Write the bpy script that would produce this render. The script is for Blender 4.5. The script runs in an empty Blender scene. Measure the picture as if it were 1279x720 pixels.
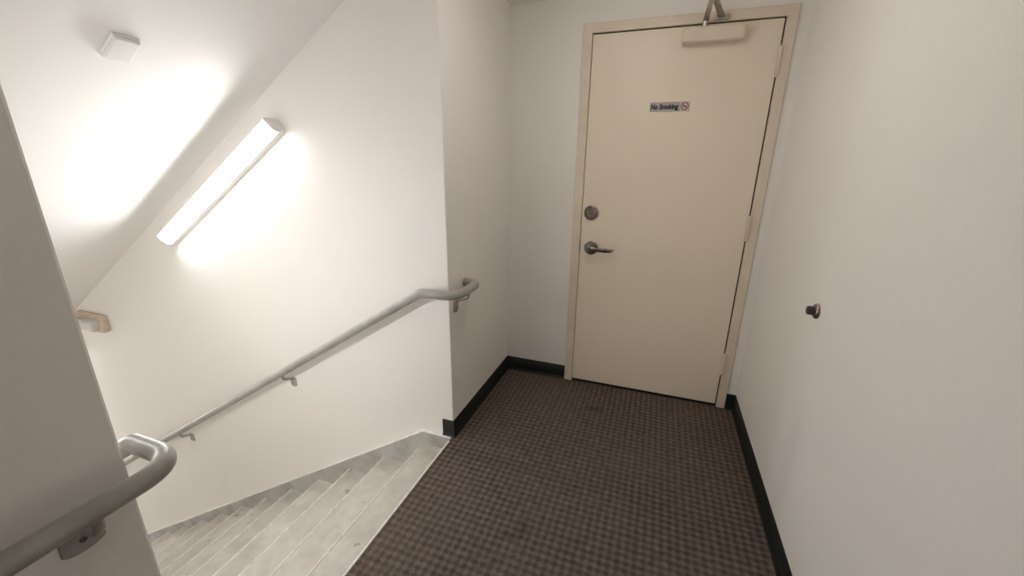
import bpy, bmesh, math, random
from mathutils import Vector, Matrix
random.seed(4)
sc = bpy.context.scene
COL = sc.collection

# ------------------------------------------------------------------ camera
YAW, PIT, ROL = -0.3405, -0.2986, 0.0125
fw = Vector((math.sin(YAW)*math.cos(PIT), math.cos(YAW)*math.cos(PIT), math.sin(PIT)))
r0 = Vector((math.cos(YAW), -math.sin(YAW), 0)); u0 = r0.cross(fw)
ri = r0*math.cos(ROL) + u0*math.sin(ROL); up = -r0*math.sin(ROL) + u0*math.cos(ROL)
cam = bpy.data.cameras.new('camera'); co = bpy.data.objects.new('camera', cam); COL.objects.link(co)
m = Matrix.Identity(4)
for i in range(3):
    m[i][0] = ri[i]; m[i][1] = up[i]; m[i][2] = -fw[i]
m.translation = Vector((0.4234, -2.4262, 1.3922))
co.matrix_world = m
cam.sensor_fit = 'HORIZONTAL'; cam.sensor_width = 36.0; cam.lens = 505.55/1279*36.0; cam.clip_start = 0.02
sc.camera = co

# ------------------------------------------------------------------ light and exposure
TUBE = 41                 # radiance of the strip lamp's diffuser
FILL_LOWER = 55                # added unseen strip lamp further down the wall, fills the stairwell
FILL_OPPOSITE = 24             # added fill strip on the hidden stair side of the left wall
FILL_ROUND = 18.5                # added fill lamp above the frame, brightens the landing
RXY = (0.20, -0.95)
LIGHT_COLOR = (1.0, 0.995, 0.98)
WARM_COLOR = (1.0, 0.945, 0.87)
world = bpy.data.worlds.new('world'); sc.world = world; world.use_nodes = True
world.node_tree.nodes['Background'].inputs[0].default_value = (0.9, 0.92, 1, 1)
world.node_tree.nodes['Background'].inputs[1].default_value = 0.02
sc.view_settings.view_transform = 'Standard'; sc.view_settings.look = 'None'
sc.view_settings.gamma = 1.0; sc.view_settings.use_curve_mapping = False
sc.view_settings.exposure = 0.07
sc.cycles.max_bounces = 16; sc.cycles.diffuse_bounces = 12

# ------------------------------------------------------------------ measured layout (metres)
XL, XR = -0.467, 0.9755        # corner of the stair opening / right wall
YS, YE = -0.808, -2.075        # stairwell wall / end of the left wall
CEIL = 2.226
SLOPE = 0.632                  # of the flight, rail, lamp and soffit
BB = 0.096
REAR, FAR = -3.56, -5.2
DIV = 0.215                    # thickness of the wall between the two flights
DW, DH, DZ = 0.8736, 2.03, 0.015

# ------------------------------------------------------------------ node helpers
def mat(name, color, rough=0.5, metal=0.0, build=None, spec=0.5):
    ma = bpy.data.materials.new(name); ma.use_nodes = True
    nt = ma.node_tree; b = nt.nodes['Principled BSDF']
    b.inputs['Base Color'].default_value = (*color, 1); b.inputs['Roughness'].default_value = rough
    b.inputs['Metallic'].default_value = metal; b.inputs['Specular IOR Level'].default_value = spec
    if build: build(nt, b)
    return ma
def N(nt, kind, **kw):
    n = nt.nodes.new(kind)
    for k, v in kw.items():
        if k in n.inputs: n.inputs[k].default_value = v
        else: setattr(n, k, v)
    return n
def ramp(nt, fac, stops):
    n = nt.nodes.new('ShaderNodeValToRGB'); cr = n.color_ramp
    while len(cr.elements) < len(stops): cr.elements.new(0.5)
    for e, (p, c) in zip(cr.elements, stops):
        e.position = p; e.color = (*c, 1)
    nt.links.new(fac, n.inputs[0]); return n.outputs[0]
def mix(nt, fac, a, b, mode='MIX'):
    n = nt.nodes.new('ShaderNodeMix'); n.data_type = 'RGBA'; n.blend_type = mode
    for s, v in ((n.inputs[0], fac), (n.inputs[6], a), (n.inputs[7], b)):
        if hasattr(v, 'is_output'): nt.links.new(v, s)
        elif isinstance(v, (int, float)): s.default_value = v
        else: s.default_value = (*v, 1)
    return n.outputs[2]
def math_(nt, op, a, b=0.0):
    n = nt.nodes.new('ShaderNodeMath'); n.operation = op
    for s, v in ((n.inputs[0], a), (n.inputs[1], b)):
        if hasattr(v, 'is_output'): nt.links.new(v, s)
        else: s.default_value = v
    return n.outputs[0]
def coords(nt, scale=(1, 1, 1), rot=(0, 0, 0)):
    t = nt.nodes.new('ShaderNodeTexCoord'); mp = nt.nodes.new('ShaderNodeMapping')
    mp.inputs['Scale'].default_value = scale; mp.inputs['Rotation'].default_value = rot
    nt.links.new(t.outputs['Object'], mp.inputs['Vector']); return mp.outputs[0]
def noise(nt, vec, scale, detail=3, rough=0.5):
    n = nt.nodes.new('ShaderNodeTexNoise'); n.inputs['Scale'].default_value = scale
    n.inputs['Detail'].default_value = detail; n.inputs['Roughness'].default_value = rough
    nt.links.new(vec, n.inputs['Vector']); return n.outputs[0]
def bump(nt, b, h, strength, dist):
    n = nt.nodes.new('ShaderNodeBump'); n.inputs['Strength'].default_value = strength
    n.inputs['Distance'].default_value = dist
    nt.links.new(h, n.inputs['Height']); nt.links.new(n.outputs[0], b.inputs['Normal'])

def wall_paint(color, marks=True):
    def f(nt, b):
        v = coords(nt)
        c = mix(nt, noise(nt, v, 1.3, 4), tuple(x*0.97 for x in color), color)
        if marks:                                   # sparse scuff marks and specks
            s = ramp(nt, noise(nt, coords(nt, (1, 1, 0.6)), 9.0, 6, 0.62), [(0.0, (0, 0, 0)), (0.735, (0, 0, 0)), (0.76, (1, 1, 1))])
            c = mix(nt, math_(nt, 'MULTIPLY', s, 0.22), c, (0.33, 0.29, 0.25))
        nt.links.new(c, b.inputs['Base Color'])
        bump(nt, b, noise(nt, v, 210, 2), 0.25, 0.0015)
    return f
M = {}
M['wall'] = mat('wall_paint', (0.86, 0.836, 0.806), 0.55, build=wall_paint((0.86, 0.836, 0.806)))
M['ceiling'] = mat('ceiling_paint', (0.86, 0.85, 0.835), 0.6, build=wall_paint((0.86, 0.85, 0.835), False))

def carpet(nt, b):
    v = coords(nt, rot=(0, 0, math.radians(45)))
    wob = nt.nodes.new('ShaderNodeTexNoise'); wob.inputs['Scale'].default_value = 60
    nt.links.new(v, wob.inputs['Vector'])
    off = N(nt, 'ShaderNodeVectorMath', operation='SCALE'); off.inputs[3].default_value = 0.006
    nt.links.new(wob.outputs[1], off.inputs[0])
    ad = N(nt, 'ShaderNodeVectorMath', operation='ADD'); nt.links.new(v, ad.inputs[0]); nt.links.new(off.outputs[0], ad.inputs[1])
    sx = nt.nodes.new('ShaderNodeSeparateXYZ'); nt.links.new(ad.outputs[0], sx.inputs[0])
    kf = math.pi/0.0215
    pr = math_(nt, 'MULTIPLY', math_(nt, 'SINE', math_(nt, 'MULTIPLY', sx.outputs[0], kf)), math_(nt, 'SINE', math_(nt, 'MULTIPLY', sx.outputs[1], kf)))
    cell = math_(nt, 'ADD', math_(nt, 'MULTIPLY', pr, 0.9), 0.5)
    cl = nt.nodes.new('ShaderNodeClamp'); nt.links.new(cell, cl.inputs[0]); ck = [None, cl.outputs[0]]
    w1 = N(nt, 'ShaderNodeTexWave', bands_direction='X'); w1.inputs['Scale'].default_value = 46; w1.inputs['Distortion'].default_value = 1.5
    w2 = N(nt, 'ShaderNodeTexWave', bands_direction='Y'); w2.inputs['Scale'].default_value = 46; w2.inputs['Distortion'].default_value = 1.5
    nt.links.new(v, w1.inputs['Vector']); nt.links.new(v, w2.inputs['Vector'])
    st = mix(nt, ck[1], w1.outputs[0], w2.outputs[0])
    base = mix(nt, ck[1], (0.080, 0.057, 0.047), (0.188, 0.152, 0.127))
    c = mix(nt, 0.35, base, st, 'OVERLAY')
    c = mix(nt, math_(nt, 'MULTIPLY', noise(nt, v, 300, 2), 0.45), c, (0.062, 0.046, 0.039))
    soil = ramp(nt, noise(nt, v, 1.9, 4, 0.55), [(0.36, (0, 0, 0)), (0.66, (1, 1, 1))])
    c = mix(nt, math_(nt, 'MULTIPLY', soil, 0.30), c, (0.165, 0.137, 0.112))
    blot = ramp(nt, noise(nt, v, 4.2, 3, 0.5), [(0.66, (0, 0, 0)), (0.74, (1, 1, 1))])
    c = mix(nt, math_(nt, 'MULTIPLY', blot, 0.55), c, (0.03, 0.027, 0.026))
    var = ramp(nt, noise(nt, v, 34, 4, 0.7), [(0.25, (0.62, 0.61, 0.60)), (0.75, (1.3, 1.3, 1.3))])
    c = mix(nt, 1.0, c, var, 'MULTIPLY')
    lint = ramp(nt, noise(nt, v, 75, 2, 0.5), [(0.775, (0, 0, 0)), (0.80, (1, 1, 1))])
    c = mix(nt, math_(nt, 'MULTIPLY', lint, 0.6), c, (0.32, 0.27, 0.23))
    nt.links.new(c, b.inputs['Base Color'])
    bump(nt, b, math_(nt, 'ADD', st, noise(nt, v, 400, 2)), 0.5, 0.003)
M['carpet'] = mat('woven_carpet', (0.08, 0.065, 0.055), 0.95, build=carpet, spec=0.15)

def concrete(nt, b):
    v = coords(nt)
    c = ramp(nt, noise(nt, v, 7, 7, 0.65), [(0.3, (0.40, 0.375, 0.33)), (0.52, (0.50, 0.475, 0.43)), (0.72, (0.60, 0.575, 0.53))])
    sp = ramp(nt, noise(nt, coords(nt, (1, 1, 1)), 16, 3, 0.5), [(0.675, (0, 0, 0)), (0.71, (1, 1, 1))])
    c = mix(nt, math_(nt, 'MULTIPLY', sp, 0.6), c, (0.20, 0.17, 0.14))
    wn = ramp(nt, noise(nt, coords(nt, (3, 0.7, 1)), 11, 5, 0.6), [(0.6, (0, 0, 0)), (0.7, (1, 1, 1))])
    c = mix(nt, math_(nt, 'MULTIPLY', wn, 0.3), c, (0.68, 0.66, 0.62))
    nt.links.new(c, b.inputs['Base Color']); bump(nt, b, noise(nt, v, 90, 4), 0.3, 0.002)
M['concrete'] = mat('worn_grey_tread_paint', (0.5, 0.48, 0.44), 0.6, build=concrete)
def grimy(c0, c1, scale=9):
    def f(nt, b):
        c = mix(nt, ramp(nt, noise(nt, coords(nt), scale, 6, 0.6), [(0.42, (0, 0, 0)), (0.68, (1, 1, 1))]), c0, c1)
        nt.links.new(c, b.inputs['Base Color'])
    return f
M['stringer'] = mat('stringer_grey_paint', (0.47, 0.46, 0.45), 0.45, build=grimy((0.49, 0.485, 0.475), (0.36, 0.33, 0.30)))
M['edge'] = mat('worn_nosing_edge', (0.74, 0.72, 0.68), 0.42, build=grimy((0.76, 0.745, 0.71), (0.56, 0.53, 0.48), 30))
M['rail'] = mat('grey_gloss_rail_paint', (0.40, 0.385, 0.36), 0.32, build=grimy((0.375, 0.36, 0.338), (0.31, 0.29, 0.268), 14))
M['rubber'] = mat('dark_cove_base', (0.012, 0.016, 0.015), 0.45, build=grimy((0.0055, 0.0085, 0.0075), (0.012, 0.014, 0.012), 6))
def doorpaint(nt, b):
    v = coords(nt)
    c = mix(nt, noise(nt, v, 2.2, 5), (0.80, 0.705, 0.572), (0.835, 0.74, 0.61))
    sm = ramp(nt, noise(nt, coords(nt, (0.6, 1, 3)), 7, 5, 0.6), [(0.66, (0, 0, 0)), (0.75, (1, 1, 1))])
    c = mix(nt, math_(nt, 'MULTIPLY', sm, 0.10), c, (0.42, 0.34, 0.26))
    nt.links.new(c, b.inputs['Base Color']); bump(nt, b, noise(nt, v, 160, 2), 0.12, 0.001)
M['door'] = mat('beige_door_paint', (0.61, 0.51, 0.39), 0.42, build=doorpaint)
M['frame'] = mat('beige_frame_paint', (0.62, 0.52, 0.41), 0.4, build=grimy((0.76, 0.67, 0.545), (0.68, 0.585, 0.47), 5))
M['dark'] = mat('gap_shade', (0.01, 0.009, 0.008), 0.7)  # near-black that paints the shade inside narrow gaps
M['nickel'] = mat('aged_nickel', (0.30, 0.26, 0.23), 0.28, 1.0, build=grimy((0.31, 0.275, 0.245), (0.17, 0.14, 0.12), 40))
M['bronze'] = mat('worn_bronze', (0.22, 0.17, 0.135), 0.35, 1.0)
M['bronze_light'] = mat('dull_bronze', (0.33, 0.27, 0.22), 0.28, 1.0)
M['bumper'] = mat('brown_rubber_bumper', (0.035, 0.03, 0.026), 0.55)
M['steel'] = mat('brushed_steel', (0.55, 0.53, 0.5), 0.3, 1.0, build=grimy((0.58, 0.56, 0.53), (0.42, 0.39, 0.36), 25))
M['plate'] = mat('silver_sign_plate', (0.42, 0.39, 0.37), 0.45, 0.2, build=grimy((0.44, 0.41, 0.39), (0.36, 0.33, 0.31), 20))
M['ink'] = mat('sign_black_ink', (0.012, 0.010, 0.018), 0.6)
M['red'] = mat('sign_red_ink', (0.20, 0.035, 0.028), 0.6)
M['pale'] = mat('sign_pale_ground', (0.62, 0.55, 0.50), 0.6)
M['lamp'] = mat('lamp_white_metal', (0.80, 0.79, 0.77), 0.4)
M['grey_cap'] = mat('lamp_grey_cap', (0.78, 0.76, 0.75), 0.5)
M['white_plastic'] = mat('white_plastic', (0.80, 0.79, 0.78), 0.4)
M['tan'] = mat('tan_plastic', (0.62, 0.52, 0.41), 0.5, build=grimy((0.64, 0.545, 0.43), (0.55, 0.45, 0.34), 20))
M['chrome'] = mat('lamp_reflector', (0.85, 0.85, 0.85), 0.12, 1.0)
def clear(nt, b): b.inputs['Transmission Weight'].default_value = 0.45
M['clear'] = mat('clear_acrylic', (0.90, 0.90, 0.91), 0.22, build=clear)
def glow(strength, color=LIGHT_COLOR):
    def f(nt, b):
        b.inputs['Emission Color'].default_value = (*color, 1); b.inputs['Emission Strength'].default_value = strength
    return f
M['glow'] = mat('lit_diffuser', (0.9, 0.9, 0.9), 0.5, build=glow(TUBE))
M['fill_lower'] = mat('fill_diffuser_lower', (0.9, 0.9, 0.9), 0.5, build=glow(FILL_LOWER))
M['fill_opposite'] = mat('fill_diffuser_opposite', (0.9, 0.9, 0.9), 0.5, build=glow(FILL_OPPOSITE))
M['fill_round'] = mat('fill_diffuser_round', (0.9, 0.9, 0.9), 0.5, build=glow(FILL_ROUND, WARM_COLOR))

# ------------------------------------------------------------------ mesh helpers
def link(name, bm, material, parent=None, smooth=False, bevel=0.0, seg=2, loc=None):
    bmesh.ops.recalc_face_normals(bm, faces=bm.faces[:])
    me = bpy.data.meshes.new(name); bm.to_mesh(me); bm.free()
    ms = material if isinstance(material, (list, tuple)) else [material]
    for x in ms: me.materials.append(x)
    for p in me.polygons: p.use_smooth = smooth or bevel > 0
    o = bpy.data.objects.new(name, me); COL.objects.link(o)
    if loc is not None:
        me.transform(Matrix.Translation(-Vector(loc))); o.location = loc
    if parent:
        w = Vector((0, 0, 0)); q = parent
        while q: w += q.location; q = q.parent
        me.transform(Matrix.Translation(-w)); o.parent = parent
    if bevel:
        b = o.modifiers.new('bevel', 'BEVEL'); b.width = bevel; b.segments = seg; b.limit_method = 'ANGLE'; b.angle_limit = 0.7
    if smooth or bevel:
        w = o.modifiers.new('normals', 'WEIGHTED_NORMAL') if bevel else None
    return o
def auto_smooth(o, ang=40):
    me = o.data
    bm = bmesh.new(); bm.from_mesh(me)
    for e in bm.edges:
        e.smooth = not (len(e.link_faces) == 2 and e.calc_face_angle(0) > math.radians(ang))
    bm.to_mesh(me); bm.free()
    for p in me.polygons: p.use_smooth = True
    return o
def box(bm, x0, x1, y0, y1, z0, z1):
    vs = [bm.verts.new((x, y, z)) for z in (z0, z1) for (x, y) in ((x0, y0), (x1, y0), (x1, y1), (x0, y1))]
    for f in ((0, 1, 2, 3), (4, 5, 6, 7), (0, 1, 5, 4), (1, 2, 6, 5), (2, 3, 7, 6), (3, 0, 4, 7)):
        bm.faces.new([vs[i] for i in f])
    return bm
def bx(*a): return box(bmesh.new(), *a)
def prism(bm, pts, axis, a, b):
    """polygon pts (2-D) extruded along an axis: 'x' -> (y,z), 'y' -> (x,z), 'z' -> (x,y)"""
    def P(p, t):
        return {'x': (t, p[0], p[1]), 'y': (p[0], t, p[1]), 'z': (p[0], p[1], t)}[axis]
    A = [bm.verts.new(P(p, a)) for p in pts]; B = [bm.verts.new(P(p, b)) for p in pts]
    n = len(pts)
    bm.faces.new(A); bm.faces.new(B[::-1])
    for i in range(n): bm.faces.new((A[i], A[(i+1) % n], B[(i+1) % n], B[i]))
    return bm
def sweep(bm, pts, prof, closed_ends=True):
    """round or flat section swept along a 3-D path; prof(i) -> list of (side, up) offsets"""
    pts = [Vector(p) for p in pts]; rings = []
    t0 = (pts[1]-pts[0]).normalized()
    ref = Vector((0, 0, 1)) if abs(t0.z) < 0.9 else Vector((1, 0, 0))
    nrm = (ref - t0*ref.dot(t0)).normalized()
    for i, p in enumerate(pts):
        t = (pts[min(i+1, len(pts)-1)] - pts[max(i-1, 0)]).normalized()
        nrm = (nrm - t*nrm.dot(t)).normalized(); s = t.cross(nrm)
        rings.append([bm.verts.new(p + s*a + nrm*b) for a, b in prof(i)])
    n = len(rings[0])
    for A, B in zip(rings, rings[1:]):
        for i in range(n): bm.faces.new((A[i], A[(i+1) % n], B[(i+1) % n], B[i]))
    if closed_ends: bm.faces.new(rings[0]); bm.faces.new(rings[-1][::-1])
    return bm
def circ(r, n=20): return [(r*math.cos(2*math.pi*k/n), r*math.sin(2*math.pi*k/n)) for k in range(n)]
def fillet(pts, rads, seg=8):
    """polyline with rounded corners"""
    pts = [Vector(p) for p in pts]; out = [pts[0]]
    for i in range(1, len(pts)-1):
        a, b, c = pts[i-1], pts[i], pts[i+1]; r = rads[i-1]
        if r <= 0: out.append(b); continue
        u = (a-b).normalized(); v = (c-b).normalized(); th = u.angle(v)
        d = min(r/math.tan(th/2), 0.49*(a-b).length if i > 1 else 0.95*(a-b).length, 0.49*(c-b).length if i < len(pts)-2 else 0.95*(c-b).length)
        p, q = b+u*d, b+v*d
        for k in range(seg+1):
            t = k/seg; out.append(p*(1-t)**2 + b*2*t*(1-t) + q*t*t)
    out.append(pts[-1])
    return out
def lathe(bm, prof, origin, axis, n=32):
    """profile [(distance along axis, radius)] turned about an axis"""
    o = Vector(origin); ax = Vector(axis).normalized()
    s = ax.orthogonal().normalized(); t = ax.cross(s); rings = []
    for d, r in prof:
        if r < 1e-6: rings.append([bm.verts.new(o+ax*d)])
        else: rings.append([bm.verts.new(o+ax*d+(s*math.cos(2*math.pi*k/n)+t*math.sin(2*math.pi*k/n))*r) for k in range(n)])
    for A, B in zip(rings, rings[1:]):
        for k in range(n):
            if len(A) == 1 and len(B) == 1: continue
            if len(A) == 1: bm.faces.new((A[0], B[k], B[(k+1) % n]))
            elif len(B) == 1: bm.faces.new((A[k], A[(k+1) % n], B[0]))
            else: bm.faces.new((A[k], A[(k+1) % n], B[(k+1) % n], B[k]))
    return bm
def thing(name, loc, label, cat, group=None):
    o = bpy.data.objects.new(name, None); COL.objects.link(o); o.location = loc
    o['label'] = label; o['category'] = cat
    if group: o['group'] = group
    return o
def struct(o, label=None):
    o['kind'] = 'structure'
    if label: o['label'] = label
    return o

# ------------------------------------------------------------------ room shell
LOW, HIGH, TALL = -2.75, 2.75, 4.75
fl = struct(link('floor', bx(-0.475, XR+0.1, REAR-0.1, 0.30, -0.14, 0.0), M['carpet']))
struct(link('wall_right', bx(XR, XR+0.1, REAR-0.1, 0.12, -0.14, HIGH), M['wall']))
# the door wall, with the door opening left out
WY = 0.006
bm = bmesh.new()
pts = [(XL-0.05, -0.14), (XL-0.05, HIGH), (XR+0.05, HIGH), (XR+0.05, -0.14), (DW+0.02, -0.14), (DW+0.02, DZ+DH+0.02), (-0.02, DZ+DH+0.02), (-0.02, -0.14)]
prism(bm, pts, 'y', WY, 0.13)
struct(link('wall_back', bm, M['wall']))
# return beside the door and the long stairwell wall meet at one outside corner (mitred)
cr = 0.005
struct(link('wall_return', prism(bmesh.new(), [(XL, 0.13), (XL, YS+cr), (XL-cr*0.3, YS+cr*0.3), (XL-0.12, YS+0.12), (XL-0.12, 0.13)], 'z', LOW, HIGH), M['wall']))
struct(link('wall_stairwell', prism(bmesh.new(), [(FAR-0.1, YS), (XL-cr, YS), (XL-cr*0.3, YS+cr*0.3), (XL-0.12, YS+0.12), (FAR-0.1, YS+0.12)], 'z', LOW, HIGH), M['wall']))
# left wall of the landing, turning down along the flight
c2 = 0.006
struct(link('wall_left', prism(bmesh.new(), [(XL, YE-DIV+c2), (XL, YE-c2), (XL-c2*0.3, YE-c2*0.3), (XL-c2, YE), (FAR-0.1, YE), (FAR-0.1, YE-DIV), (XL-c2, YE-DIV), (XL-c2*0.3, YE-DIV+c2*0.3)], 'z', LOW, TALL), M['wall']))
struct(link('wall_rear', bx(FAR-0.1, XR+0.1, REAR-0.1, REAR, -0.14, TALL), M['wall']))
struct(link('wall_far', bx(FAR-0.1, FAR, REAR-0.1, YS+0.1, LOW, TALL), M['wall']))
# ceilings: flat over the landing, sloping soffit of the flight above over the stairs
XC = -0.911 + (CEIL-2.038)/SLOPE
struct(link('ceiling', prism(bmesh.new(), [(XC, 0.13), (XR+0.1, 0.13), (XR+0.1, REAR-0.1), (XL, REAR-0.1), (XL, YE-DIV), (XC, YE-DIV)], 'z', CEIL, CEIL+0.12), M['ceiling']))
zf = CEIL + (FAR-0.1-XC)*SLOPE
struct(link('ceiling_stairwell', prism(bmesh.new(), [(XC, CEIL), (XC, CEIL+0.14), (FAR-0.1, zf+0.14), (FAR-0.1, zf)], 'y', YE-0.05, YS+0.05), M['ceiling']))
# the flight going up behind the camera: its stepped floor, upper wall and ceiling
pts = [(XL, -0.3), (XL, 0.0)]
for i_ in range(14): pts += [(XL-0.265*i_, 0.164*(i_+1)), (XL-0.265*(i_+1), 0.164*(i_+1))]
pts += [(FAR-0.05, 0.164*14), (FAR-0.05, 0.164*14-0.3), (XL-0.6, -0.3)]
struct(link('floor_upper', prism(bmesh.new(), pts, 'y', REAR, YE-DIV), M['concrete']))
struct(link('wall_upper', bx(XL, XL+0.1, REAR-0.1, YE-DIV+0.01, CEIL+0.1, TALL), M['wall']))
struct(link('ceiling_upper', bx(FAR-0.1, XL+0.1, REAR-0.1, YE-DIV+0.05, TALL, TALL+0.1), M['ceiling']))

# dark cove base along the walls
def cove(name, path, inward):
    """path: 2-D points along the wall foot; inward: unit 2-D normal into the room for each segment"""
    prof = [(0.0, 0.0), (0.013, 0.0), (0.0125, 0.003), (0.008, 0.008), (0.0055, 0.016), (0.005, 0.030), (0.005, BB-0.003), (0.003, BB), (0.0, BB)]
    bm = bmesh.new()
    def off(i):
        segs = []
        if i > 0: segs.append(Vector(inward[i-1]))
        if i < len(inward): segs.append(Vector(inward[i]))
        if len(segs) == 2 and segs[0].dot(segs[1]) < 0.99: return segs[0]+segs[1]
        return segs[0]
    rings = []
    for i, p in enumerate(path):
        d = off(i)
        rings.append([bm.verts.new((p[0]+d.x*a, p[1]+d.y*a, z+0.0005)) for a, z in prof])
    n = len(prof)
    for A, B in zip(rings, rings[1:]):
        for k in range(n): bm.faces.new((A[k], A[(k+1) % n], B[(k+1) % n], B[k]))
    bm.faces.new(rings[0]); bm.faces.new(rings[-1][::-1])
    return struct(auto_smooth(link(name, bm, M['rubber']), 50))
FWD = 0.0523
cove('baseboard_return', [(XL-0.062, YS), (XL, YS), (XL, WY-0.0003), (-FWD, WY-0.0003)], [(0, -1), (1, 0), (0, -1)])
cove('baseboard_right', [(DW+FWD, WY-0.0003), (XR, WY-0.0003), (XR, REAR)], [(0, -1), (-1, 0)])
cove('baseboard_left', [(XL, YE-0.01), (XL, YE-DIV+0.01)], [(1, 0)])
cove('baseboard_rear', [(XL+0.01, REAR), (XR-0.02, REAR)], [(0, 1)])

# ------------------------------------------------------------------ door and frame
bm = bmesh.new()
FY0, FY1 = -0.006, 0.125
FT = DZ+DH
G, GT, GH = 0.0028, 0.0065, 0.0065            # gaps: latch side, top, hinge side
outer = [(-FWD, 0), (-FWD, FT+FWD), (DW+FWD, FT+FWD), (DW+FWD, 0)]
inner = [(DW+GH, 0), (DW+GH, FT+GT), (-G, FT+GT), (-G, 0)]
prism(bm, outer+inner, 'y', FY0, FY1)
# the rebate that the leaf closes against
prism(bm, [(-G, 0), (-G, FT+GT), (DW+GH, FT+GT), (DW+GH, 0), (DW-0.016, 0), (DW-0.016, FT-0.012), (0.016, FT-0.012), (0.016, 0)], 'y', 0.0505, FY1)
struct(link('trim_1', bm, M['frame'], bevel=0.003), 'beige painted metal frame around the door')
# dark strip filling the gap round the leaf, stands in for its shade
bm = bmesh.new()
prism(bm, [(-G, 0), (-G, FT+GT), (DW+GH, FT+GT), (DW+GH, 0), (DW+0.0005, 0), (DW+0.0005, FT+0.0005), (-0.0005, FT+0.0005), (-0.0005, 0)], 'y', 0.010, 0.0500)
struct(link('trim_2', bm, M['dark']), 'dark strip standing in for the shade between door and frame')
bm = bx(0.0, DW, 0.002, 0.12, 0.0003, 0.006)  # threshold coloured dark in place of the shade under the leaf
struct(link('trim_3', bm, M['dark'], bevel=0.003), 'threshold under the door, darkened to stand in for the shaded gap')

dl = (DW/2, 0, DZ)
door = link('door_1', bx(0.0, DW, 0.0, 0.0445, DZ+0.004, DZ+DH), M['door'], bevel=0.002, loc=dl)
struct(door, 'closed beige flush door with lever handle and closer')

# lever handle: rose, neck and lever with a returned tip
hx, hz = 0.066, 0.912
h = auto_smooth(link('lever_handle', lathe(bmesh.new(), [(0, 0.0), (0, 0.041), (0.005, 0.041), (0.009, 0.036), (0.010, 0.030), (0.012, 0.028), (0.014, 0.017), (0.045, 0.0135), (0.058, 0.0135), (0.061, 0.010), (0.0615, 0)], (hx, 0, hz), (0, -1, 0)), M['nickel'], door), 35)
bm = bmesh.new()
path = fillet([(hx-0.008, -0.050, hz), (hx+0.04, -0.052, hz), (hx+0.100, -0.053, hz-0.002), (hx+0.122, -0.048, hz-0.003), (hx+0.130, -0.022, hz-0.003)], [0.03, 0.02, 0.012], 6)
nP = len(path)
def lev(i):
    t = i/(nP-1); w = 0.0075 - 0.002*t; hh = 0.0145 - 0.006*t
    return [(a*w/1.0, b*hh/1.0) for a, b in circ(1.0, 16)]
sweep(bm, path, lev)
auto_smooth(link('lever', bm, M['nickel'], h), 40)
# deadbolt
d = auto_smooth(link('deadbolt', lathe(bmesh.new(), [(0, 0), (0, 0.0425), (0.006, 0.0425), (0.010, 0.040), (0.012, 0.036), (0.011, 0.033), (0.013, 0.031), (0.024, 0.0255), (0.0255, 0.023), (0.0235, 0.0195), (0.0235, 0)], (0.0535, 0, 1.121), (0, -1, 0)), M['nickel'], door), 30)
bm = lathe(bmesh.new(), [(0.0236, 0), (0.0236, 0.0185), (0.0262, 0.0175), (0.0268, 0.008), (0.0268, 0)], (0.0535, 0, 1.121), (0, -1, 0))
k = auto_smooth(link('key_cylinder', bm, M['bronze'], d), 30)
link('keyhole', bx(0.0523, 0.0547, -0.0272, -0.0262, 1.113, 1.124), M['dark'], k)
# latch plate showing in the gap
link('latch_plate', bx(-0.0045, -0.0002, -0.0075, 0.03, 0.884, 0.958), M['bronze'], door, bevel=0.001)
# hinges on the right edge
def hinge(zc):
    hb = bmesh.new(); xh = DW+0.0045
    for z0, z1 in ((-0.058, -0.0365), (-0.0355, -0.0125), (-0.0115, 0.0115), (0.0125, 0.0355), (0.0365, 0.058)):
        lathe(hb, [(z0, 0), (z0, 0.0082), (z1, 0.0082), (z1, 0)], (xh, -0.010, zc), (0, 0, 1), 18)
    lathe(hb, [(0.058, 0.0), (0.058, 0.006), (0.0605, 0.008), (0.064, 0.006), (0.066, 0)], (xh, -0.010, zc), (0, 0, 1), 18)
    lathe(hb, [(-0.058, 0.0), (-0.058, 0.006), (-0.061, 0.0085), (-0.068, 0.0075), (-0.071, 0.004), (-0.072, 0)], (xh, -0.010, zc), (0, 0, 1), 18)
    box(hb, xh-0.001, xh+0.001, -0.004, 0.035, zc-0.057, zc+0.057)
    return auto_smooth(link('hinge', hb, M['frame'], door), 35)
for zc in (1.868, 1.082, 0.290): hinge(zc)

# door closer: body and its folding arm
CB = (0.440, 0.714, 1.9605, 2.0265)
bm = bmesh.new(); prism(bm, [(CB[0], CB[2]), (CB[1], CB[2]), (CB[1], CB[3]), (CB[0], CB[3])], 'y', 0.0, -0.060)
cl = link('door_closer', bm, M['frame'], door, bevel=0.010, seg=4)
auto = None
px, py = 0.536, -0.032
bm = lathe(bmesh.new(), [(0, 0.016), (0.010, 0.016), (0.012, 0.012), (0.028, 0.012), (0.030, 0.0)], (px, py, CB[3]-0.001), (0, 0, 1), 20)
auto_smooth(link('pinion', bm, M['steel'], cl), 35)
def bar(p, q, w0, w1, t):
    p, q = Vector(p), Vector(q); b = bmesh.new()
    dv = (q-p).normalized(); s = dv.cross(Vector((0, 0, 1))).normalized(); u = s.cross(dv)
    vs = []
    for c, w in ((p, w0), (q, w1)):
        for a, e in ((-1, -1), (1, -1), (1, 1), (-1, 1)): vs.append(b.verts.new(c+s*a*w+u*e*t))
    for f in ((0, 1, 2, 3), (4, 5, 6, 7), (0, 1, 5, 4), (1, 2, 6, 5), (2, 3, 7, 6), (3, 0, 4, 7)): b.faces.new([vs[i] for i in f])
    return b
elbow = (0.543, -0.225, 2.098)
link('closer_arm', bar((px, py, CB[3]+0.024), elbow, 0.013, 0.010, 0.003), M['steel'], cl, bevel=0.002)
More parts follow.
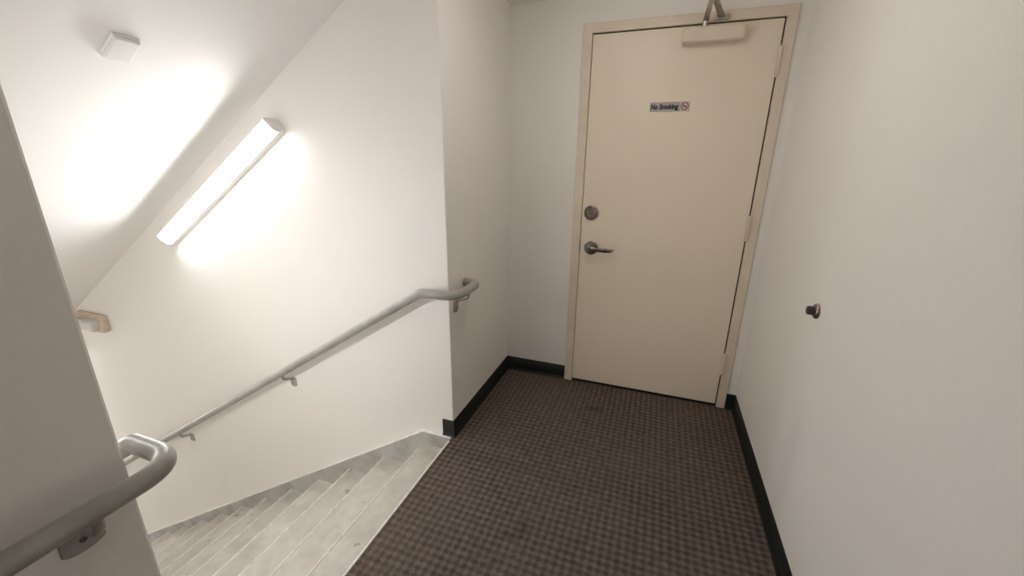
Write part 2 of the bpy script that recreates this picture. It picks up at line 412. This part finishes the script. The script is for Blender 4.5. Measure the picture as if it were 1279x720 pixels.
link('closer_forearm', bar((elbow[0], elbow[1], elbow[2]+0.007), (0.606, -0.014, FT+0.024), 0.010, 0.017, 0.0035), M['steel'], cl, bevel=0.002)
bm = bx(0.574, 0.640, -0.016, -0.0065, FT+0.010, FT+0.036)
link('arm_shoe', bm, M['steel'], cl, bevel=0.003)

# "No Smoking" plate on the door
SX0, SX1, SZ0, SZ1 = 0.322, 0.516, 1.6605, 1.7065
sz = SZ1-SZ0
sign = thing('no_smoking_sign', ((SX0+SX1)/2, 0, SZ0), 'small silver No Smoking plate with red symbol on the beige door', 'sign')
link('plate', bx(SX0, SX1, -0.0022, -0.0003, SZ0, SZ1), M['plate'], sign, bevel=0.0006)
def text_mesh(body, size, loc, offset=0.0, shear=0.0, sx=1.0):
    cu = bpy.data.curves.new('lettering', 'FONT'); cu.body = body; cu.size = size; cu.offset = offset; cu.shear = shear
    cu.extrude = 0.0002; cu.bevel_depth = 0.0011; cu.bevel_resolution = 0; cu.align_x = 'LEFT'; cu.align_y = 'BOTTOM_BASELINE'; cu.space_character = 1.02
    t = bpy.data.objects.new('lettering_curve', cu); COL.objects.link(t)
    bpy.context.view_layer.update()
    me = bpy.data.meshes.new_from_object(t.evaluated_get(bpy.context.evaluated_depsgraph_get()))
    bpy.data.objects.remove(t); bpy.data.curves.remove(cu)
    xs = [v.co.x for v in me.vertices]; wid = max(xs)-min(xs); x0 = min(xs)
    for v in me.vertices: v.co.z *= 0.3
    for v in me.vertices: v.co.x = (v.co.x-x0)*sx/wid if sx else v.co.x
    me.transform(Matrix.Translation(loc) @ Matrix.Rotation(math.pi/2, 4, 'X'))
    return me
me = text_mesh('No Smoking', 0.033, Vector((SX0+0.004, -0.0026, SZ0+0.0125)), 0.0006, 0.08, 0.136)
me.transform(Matrix.Translation(-sign.location))
me.name = 'lettering'; me.materials.append(M['ink'])
lo = bpy.data.objects.new('lettering', me); COL.objects.link(lo); lo.parent = sign
# prohibition symbol: pale disc, cigarette, red ring and bar
cx_, cz_ = SX1-0.0245, (SZ0+SZ1)/2+0.001
def disc(bm, r0_, r1_, y0, y1, n=40):
    ra = [[bm.verts.new((cx_+r*math.cos(2*math.pi*k/n), y, cz_+r*math.sin(2*math.pi*k/n))) for k in range(n)] for r, y in ((r0_, y0), (r1_, y0), (r1_, y1), (r0_, y1))]
    for a in range(4):
        A, B = ra[a], ra[(a+1) % 4]
        for k in range(n): bm.faces.new((A[k], A[(k+1) % n], B[(k+1) % n], B[k]))
    return bm
link('symbol_ground', bx(cx_-0.0215, cx_+0.0215, -0.0026, -0.0021, SZ0+0.002, SZ1-0.002), M['pale'], sign)
sy = link('symbol', disc(bmesh.new(), 0.0145, 0.0188, -0.0034, -0.0025), M['red'], sign)
def slab(cx, cz, L, w, ang, y0, y1):
    ca, sa = math.cos(ang), math.sin(ang)
    return prism(bmesh.new(), [(cx+a*ca-b*sa, cz+a*sa+b*ca) for a, b in ((-L, -w), (L, -w), (L, w), (-L, w))], 'y', y0, y1)
link('symbol_bar', slab(cx_, cz_, 0.0150, 0.0020, math.radians(-45), -0.0034, -0.0027), M['red'], sy)
link('cigarette', slab(cx_, cz_-0.001, 0.0105, 0.0022, math.radians(12), -0.0030, -0.0026), M['ink'], sy)

# ------------------------------------------------------------------ stairs
Z0, X0, RUN, RISE, NT = -0.0735, -0.654, 0.2652, 0.1650, 12
YA, YB = YS-0.023, YE+0.023        # inner faces of the two stringers
st = thing('staircase', (X0, (YS+YE)/2, Z0), 'worn grey painted staircase descending beside the white stairwell wall', 'stairs')
top = link('tread', bx(X0+0.010, -0.4752, YB, YA, Z0-0.05, Z0), M['concrete'], st, bevel=0.002)
link('nosing', bx(X0, X0+0.010, YB, YA, Z0-0.042, Z0+0.0010), M['edge'], top, bevel=0.005, seg=3)
for k_ in range(0, NT+1):
    xn, zt = X0-RUN*k_, Z0-RISE*k_
    if k_:
        t = link('tread', bx(xn+0.011, xn+RUN+0.026, YB, YA, zt-0.045, zt), M['concrete'], st, bevel=0.002)
        link('nosing', bx(xn, xn+0.011, YB, YA, zt-0.040, zt+0.0010), M['edge'], t, bevel=0.005, seg=3)
    link('riser', bx(xn+0.022, xn+0.034, YB, YA, zt-RISE+0.0005, zt-0.046 if k_ else zt-0.051), M['stringer'], st)
ZL = Z0-RISE*(NT+1)
XB = X0-RUN*(NT+1)+0.022
for name, y0, y1 in (('stringer', YS-0.0005, YA+0.0003), ('stringer', YB-0.0003, YE+0.0005)):
    xs0 = -0.645
    xe = FAR+0.3
    ztop = lambda x: (x-xs0)*0.631
    xz = xs0 + (ZL+0.06)/0.631
    pts = [(-0.4755, -0.0006), (xs0, -0.0006), (xz, ztop(xz)), (xz, ZL), (xz+0.25, ZL), (-0.4755, Z0-0.36)]
    s_ = link(name, prism(bmesh.new(), pts, 'y', y0, y1), M['stringer'], st, bevel=0.003)
    # flange along the top edge, worn pale
    a, b = min(y0, y1)-0.0, max(y0, y1)
    link('flange', prism(bmesh.new(), [(-0.4755, -0.0006), (xs0, -0.0006), (xz, ztop(xz)), (xz, ztop(xz)+0.004), (xs0-0.001, 0.0034), (-0.4755, 0.0034)], 'y', a-(0.0012 if y0 > -1.5 else 0), b+(0 if y0 > -1.5 else -0.0002)), M['edge'], s_, bevel=0.001)
struct(link('floor_lower', bx(FAR-0.1, XB+0.4, YE-0.1, YS+0.1, ZL-0.14, ZL), M['concrete']))
# metal strip that ends the carpet at the top of the flight
struct(link('trim_4', bx(-0.4790, -0.4690, YE+0.001, -0.852, -0.02, 0.0030), M['edge'], bevel=0.0025), 'pale metal strip along the edge of the carpet')

# ------------------------------------------------------------------ handrails
RR = 0.0218
ZR = 0.812
def make_bracket(parent, rail_pt, wall_n, drop, half=0.023):
    """curved strap from the underside of the rail to a rounded plate on the wall. wall_n: unit vector from the wall into the room"""
    rp = Vector(rail_pt); n = Vector(wall_n)
    dist = drop[1]                                  # distance from rail axis to wall
    base = rp + Vector((0, 0, -RR+0.002))
    foot = rp - n*dist + Vector((0, 0, -drop[0]))
    path = fillet([base, base+Vector((0, 0, -0.026))-n*0.004, base-n*(dist*0.55)+Vector((0, 0, -0.040)), foot+n*0.003+Vector((0, 0, 0.012))], [0.02, 0.03], 6)
    bm = sweep(bmesh.new(), path, lambda i: [(a*0.0085, b*0.0055) for a, b in circ(1, 14)])
    br = auto_smooth(link('bracket', bm, M['rail'], parent), 45)
    # wall plate: rounded tab
    s = n.cross(Vector((0, 0, 1))); bm = bmesh.new(); A = []; B = []
    ol = [(half*math.cos(t), 0.010+0.012*max(0, math.sin(t)) if math.sin(t) > 0 else -0.030+0.012*math.sin(t)) for t in [2*math.pi*k/24 for k in range(24)]]
    for a, z in ol:
        A.append(bm.verts.new(foot+s*a+Vector((0, 0, z))+n*0.0003)); B.append(bm.verts.new(foot+s*a*0.93+Vector((0, 0, z))+n*0.006))
    for k in range(24): bm.faces.new((A[k], A[(k+1) % 24], B[(k+1) % 24], B[k]))
    bm.faces.new(A); bm.faces.new(B[::-1])
    pl = auto_smooth(link('wall_plate', bm, M['rail'], br), 40)
    auto_smooth(link('screw', lathe(bmesh.new(), [(0.0055, 0), (0.0055, 0.006), (0.008, 0.005), (0.009, 0)], foot+Vector((0, 0, -0.018)), n, 14), M['nickel'], pl), 30)
    return br
# far rail: up along the stairwell wall, level round the corner, back into the return wall
yf, xf = YS-0.072, XL+0.075
xk = -0.575
far = thing('handrail', (xk, yf, ZR), 'long grey handrail sloping down the bright stairwell wall', 'handrail', 'handrails of the staircase')
pts = fillet([(-4.1, yf, ZR-(4.1+xk)*0.625), (xk, yf, ZR), (xf, yf, ZR), (xf, -0.640, ZR), (XL+0.0005, -0.640, ZR)], [0.10, 0.13, 0.055], 10)
auto_smooth(link('rail', sweep(bmesh.new(), pts, lambda i: circ(RR, 24)), M['rail'], far), 60)
for xb in (-1.55, -2.67, -3.79): make_bracket(far, (xb, yf, ZR+(xb-xk)*0.625), (0, -1, 0), (0.085, 0.072))
make_bracket(far, (xf, -0.745, ZR), (1, 0, 0), (0.085, 0.075))
# near rail: along the left wall, bent tightly round its end and down the flight
zn, xn_, yn = 0.840, XL+0.075, YE+0.044
near = thing('handrail', (xn_, yn, zn), 'thick grey handrail wrapping round the end of the shaded left wall', 'handrail', 'handrails of the staircase')
pts = fillet([(-3.6, YE-DIV-0.058, zn+(3.6-0.40)*0.625), (-0.40, YE-DIV-0.058, zn), (xn_, YE-DIV-0.058, zn), (xn_, yn, zn), (-0.530, yn, zn), (-4.1, yn, zn-(4.1-0.53)*0.625)], [0.0, 0.06, 0.125, 0.02], 14)
auto_smooth(link('rail', sweep(bmesh.new(), pts, lambda i: circ(0.0192, 28)), M['rail'], near), 60)
make_bracket(near, (xn_, -2.160, zn), (1, 0, 0), (0.070, 0.078), 0.032)
for xb in (-1.5, -2.8): make_bracket(near, (xb, yn, zn+(xb+0.53)*0.625), (0, 1, 0), (0.085, 0.045))

# ------------------------------------------------------------------ lit strip lamp on the stairwell wall
th = math.atan(SLOPE)
A_ = Vector((math.cos(th), 0, math.sin(th))); Up = Vector((-math.sin(th), 0, math.cos(th)))
def strip_light(L0, out, rise, glow_mat, label):
    """L0: upper end on the wall; out: +1/-1 along y away from the wall; rise: slope direction along x"""
    LEN = 1.175
    ax = Vector((math.cos(th)*rise, 0, math.sin(th))); upv = Vector((-math.sin(th)*rise, 0, math.cos(th)))
    lamp = thing('strip_light', L0-ax*LEN*0.5, label, 'light', 'strip lights of the stairwell')
    def lampbar(prof, a0, a1):
        b = bmesh.new(); P = lambda t, q: L0 - ax*t + upv*q[0] + Vector((0, out*q[1], 0))
        A = [b.verts.new(P(a0, q)) for q in prof]; B = [b.verts.new(P(a1, q)) for q in prof]
        b.faces.new(A); b.faces.new(B[::-1])
        for i in range(len(prof)): b.faces.new((A[i], A[(i+1) % len(prof)], B[(i+1) % len(prof)], B[i]))
        return b
    HW = 0.034
    body = [(-HW, 0.0004), (-HW, 0.034), (-HW+0.003, 0.034), (-HW+0.003, 0.026), (HW-0.004, 0.026), (HW-0.004, 0.083), (HW, 0.083), (HW, 0.0004)]  # tall upper side shaped as a hood to keep light off the soffit
    dif = [(-HW+0.0032, 0.0262), (-HW+0.0032, 0.046), (-HW+0.008, 0.058), (-HW+0.020, 0.064), (HW-0.010, 0.064), (HW-0.0045, 0.060), (HW-0.0045, 0.0262)]
    capp = [(-HW-0.0015, 0.0004), (-HW-0.0015, 0.046), (-HW+0.007, 0.062), (-HW+0.018, 0.070), (HW-0.012, 0.084), (HW+0.0015, 0.084), (HW+0.0015, 0.0004)]
    link('housing', lampbar(body, 0.008, LEN-0.008), M['lamp'], lamp, bevel=0.002)
    link('diffuser', lampbar(dif, 0.0085, LEN-0.0085), glow_mat, lamp)
    link('end_cap', lampbar(capp, 0.0, 0.008), M['grey_cap'], lamp, bevel=0.0015)
    link('end_cap', lampbar(capp, LEN-0.008, LEN), M['grey_cap'], lamp, bevel=0.0015)
    return lamp
strip_light(Vector((-1.352, YS, 1.556)), -1, 1, M['glow'], 'lit white fluorescent strip light sloping along the stairwell wall')
# added fill strip further down the same wall, out of view
strip_light(Vector((-4.05, YS, 1.556-2.7*SLOPE)), -1, 1, M['fill_lower'], 'unseen fill strip added low on the stairwell wall, beyond the left wall')

# another fill strip, added on the hidden stair face of the left wall
strip_light(Vector((-0.80, YE, 1.30)), 1, 1, M['fill_opposite'], 'unseen fill strip added on the stair side of the left wall')

# round fill lamp added under the landing ceiling, out of view
RC = (RXY[0], RXY[1], CEIL)
rl = thing('fill_lamp', RC, 'unseen round fill lamp added under the flat landing ceiling', 'light')
auto_smooth(link('base', lathe(bmesh.new(), [(0.0004, 0), (0.0004, 0.15), (0.02, 0.15), (0.02, 0)], RC, (0, 0, -1), 40), M['lamp'], rl), 40)
auto_smooth(link('diffuser', lathe(bmesh.new(), [(0.021, 0), (0.021, 0.14), (0.05, 0.125), (0.07, 0.08), (0.078, 0)], RC, (0, 0, -1), 40), M['fill_round'], rl), 40)

# ------------------------------------------------------------------ emergency light low on the stairwell wall
ex0, ex1, ez0, ez1 = -3.64, -3.30, 0.168, 0.292
em = thing('emergency_light', ((ex0+ex1)/2, YS, ez0), 'beige emergency light with clear lens on the stairwell wall beyond the left wall', 'emergency light')
bm = prism(bmesh.new(), [(YS-0.0004, ez0), (YS-0.0004, ez1), (YS-0.020, ez1-0.002), (YS-0.034, ez1-0.030), (YS-0.052, ez0+0.030), (YS-0.052, ez0)], 'x', ex0, ex1)
link('housing', bm, M['tan'], em, bevel=0.006, seg=3)
def rrect(w, h_, r, n=6):
    o = []
    for cx, cz, a0 in ((w-r, h_-r, 0), (-w+r, h_-r, 90), (-w+r, -h_+r, 180), (w-r, -h_+r, 270)):
        for k in range(n+1):
            a = math.radians(a0+90*k/n); o.append((cx+r*math.cos(a), cz+r*math.sin(a)))
    return o
bm = bmesh.new(); rings = []
ecx, ecz = -3.470, 0.215
for dy, s in ((0.040, 1.0), (0.066, 1.0), (0.078, 0.93), (0.085, 0.80), (0.088, 0.5)):
    rings.append([bm.verts.new((ecx+a*s, YS-dy, ecz+z*s)) for a, z in rrect(0.135, 0.041, 0.036)])
for A, B in zip(rings, rings[1:]):
    for k_ in range(len(A)): bm.faces.new((A[k_], A[(k_+1) % len(A)], B[(k_+1) % len(A)], B[k_]))
bm.faces.new(rings[0]); bm.faces.new(rings[-1][::-1])
ln = auto_smooth(link('lens', bm, M['clear'], em), 50)
for dx in (-0.07, 0.07):
    auto_smooth(link('reflector', lathe(bmesh.new(), [(0.053, 0.006), (0.056, 0.016), (0.066, 0.028), (0.0665, 0.0285), (0.0565, 0.0175), (0.0525, 0.008)], (ecx+dx, YS, ecz), (0, -1, 0), 24), M['chrome'], ln), 50)

# ------------------------------------------------------------------ square cover box on the sloping soffit
ND = Vector((math.sin(th), 0, -math.cos(th)))       # out of the soffit, downwards
SC = Vector((-1.354, -1.418, 0)); SC.z = CEIL + (SC.x-XC)*SLOPE
cb = thing('ceiling_alarm', SC, 'small square white alarm box on the sloping white soffit', 'alarm')
def plate(bm, w, h0, h1, ins):
    E = Vector((0, 1, 0)); vs = []
    for hh, ww in ((h0, w), (h1, w-ins)):
        for a, b in ((-1, -1), (1, -1), (1, 1), (-1, 1)): vs.append(bm.verts.new(SC+A_*a*ww+E*b*ww*0.74+ND*hh))
    for f in ((0, 1, 2, 3), (4, 5, 6, 7), (0, 1, 5, 4), (1, 2, 6, 5), (2, 3, 7, 6), (3, 0, 4, 7)): bm.faces.new([vs[i] for i in f])
    return bm
link('base', plate(bmesh.new(), 0.054, 0.0004, 0.012, 0.001), M['white_plastic'], cb, bevel=0.003)
link('cover', plate(bmesh.new(), 0.0515, 0.0123, 0.024, 0.003), M['white_plastic'], cb, bevel=0.003)

# ------------------------------------------------------------------ door stop on the right wall
ds = thing('door_stop', (XR, -0.843, 0.920), 'round metal door stop with dark rubber tip on the right wall', 'door stop')
auto_smooth(link('rose', lathe(bmesh.new(), [(0.0003, 0), (0.0003, 0.0265), (0.004, 0.0268), (0.009, 0.024), (0.012, 0.019), (0.012, 0)], (XR, -0.843, 0.920), (-1, 0, 0)), M['bronze_light'], ds), 50)
auto_smooth(link('bumper', lathe(bmesh.new(), [(0.0105, 0), (0.0105, 0.0165), (0.014, 0.0160), (0.022, 0.0150), (0.027, 0.0155), (0.030, 0.0140), (0.031, 0.009), (0.031, 0)], (XR, -0.843, 0.920), (-1, 0, 0)), M['bumper'], ds), 40)
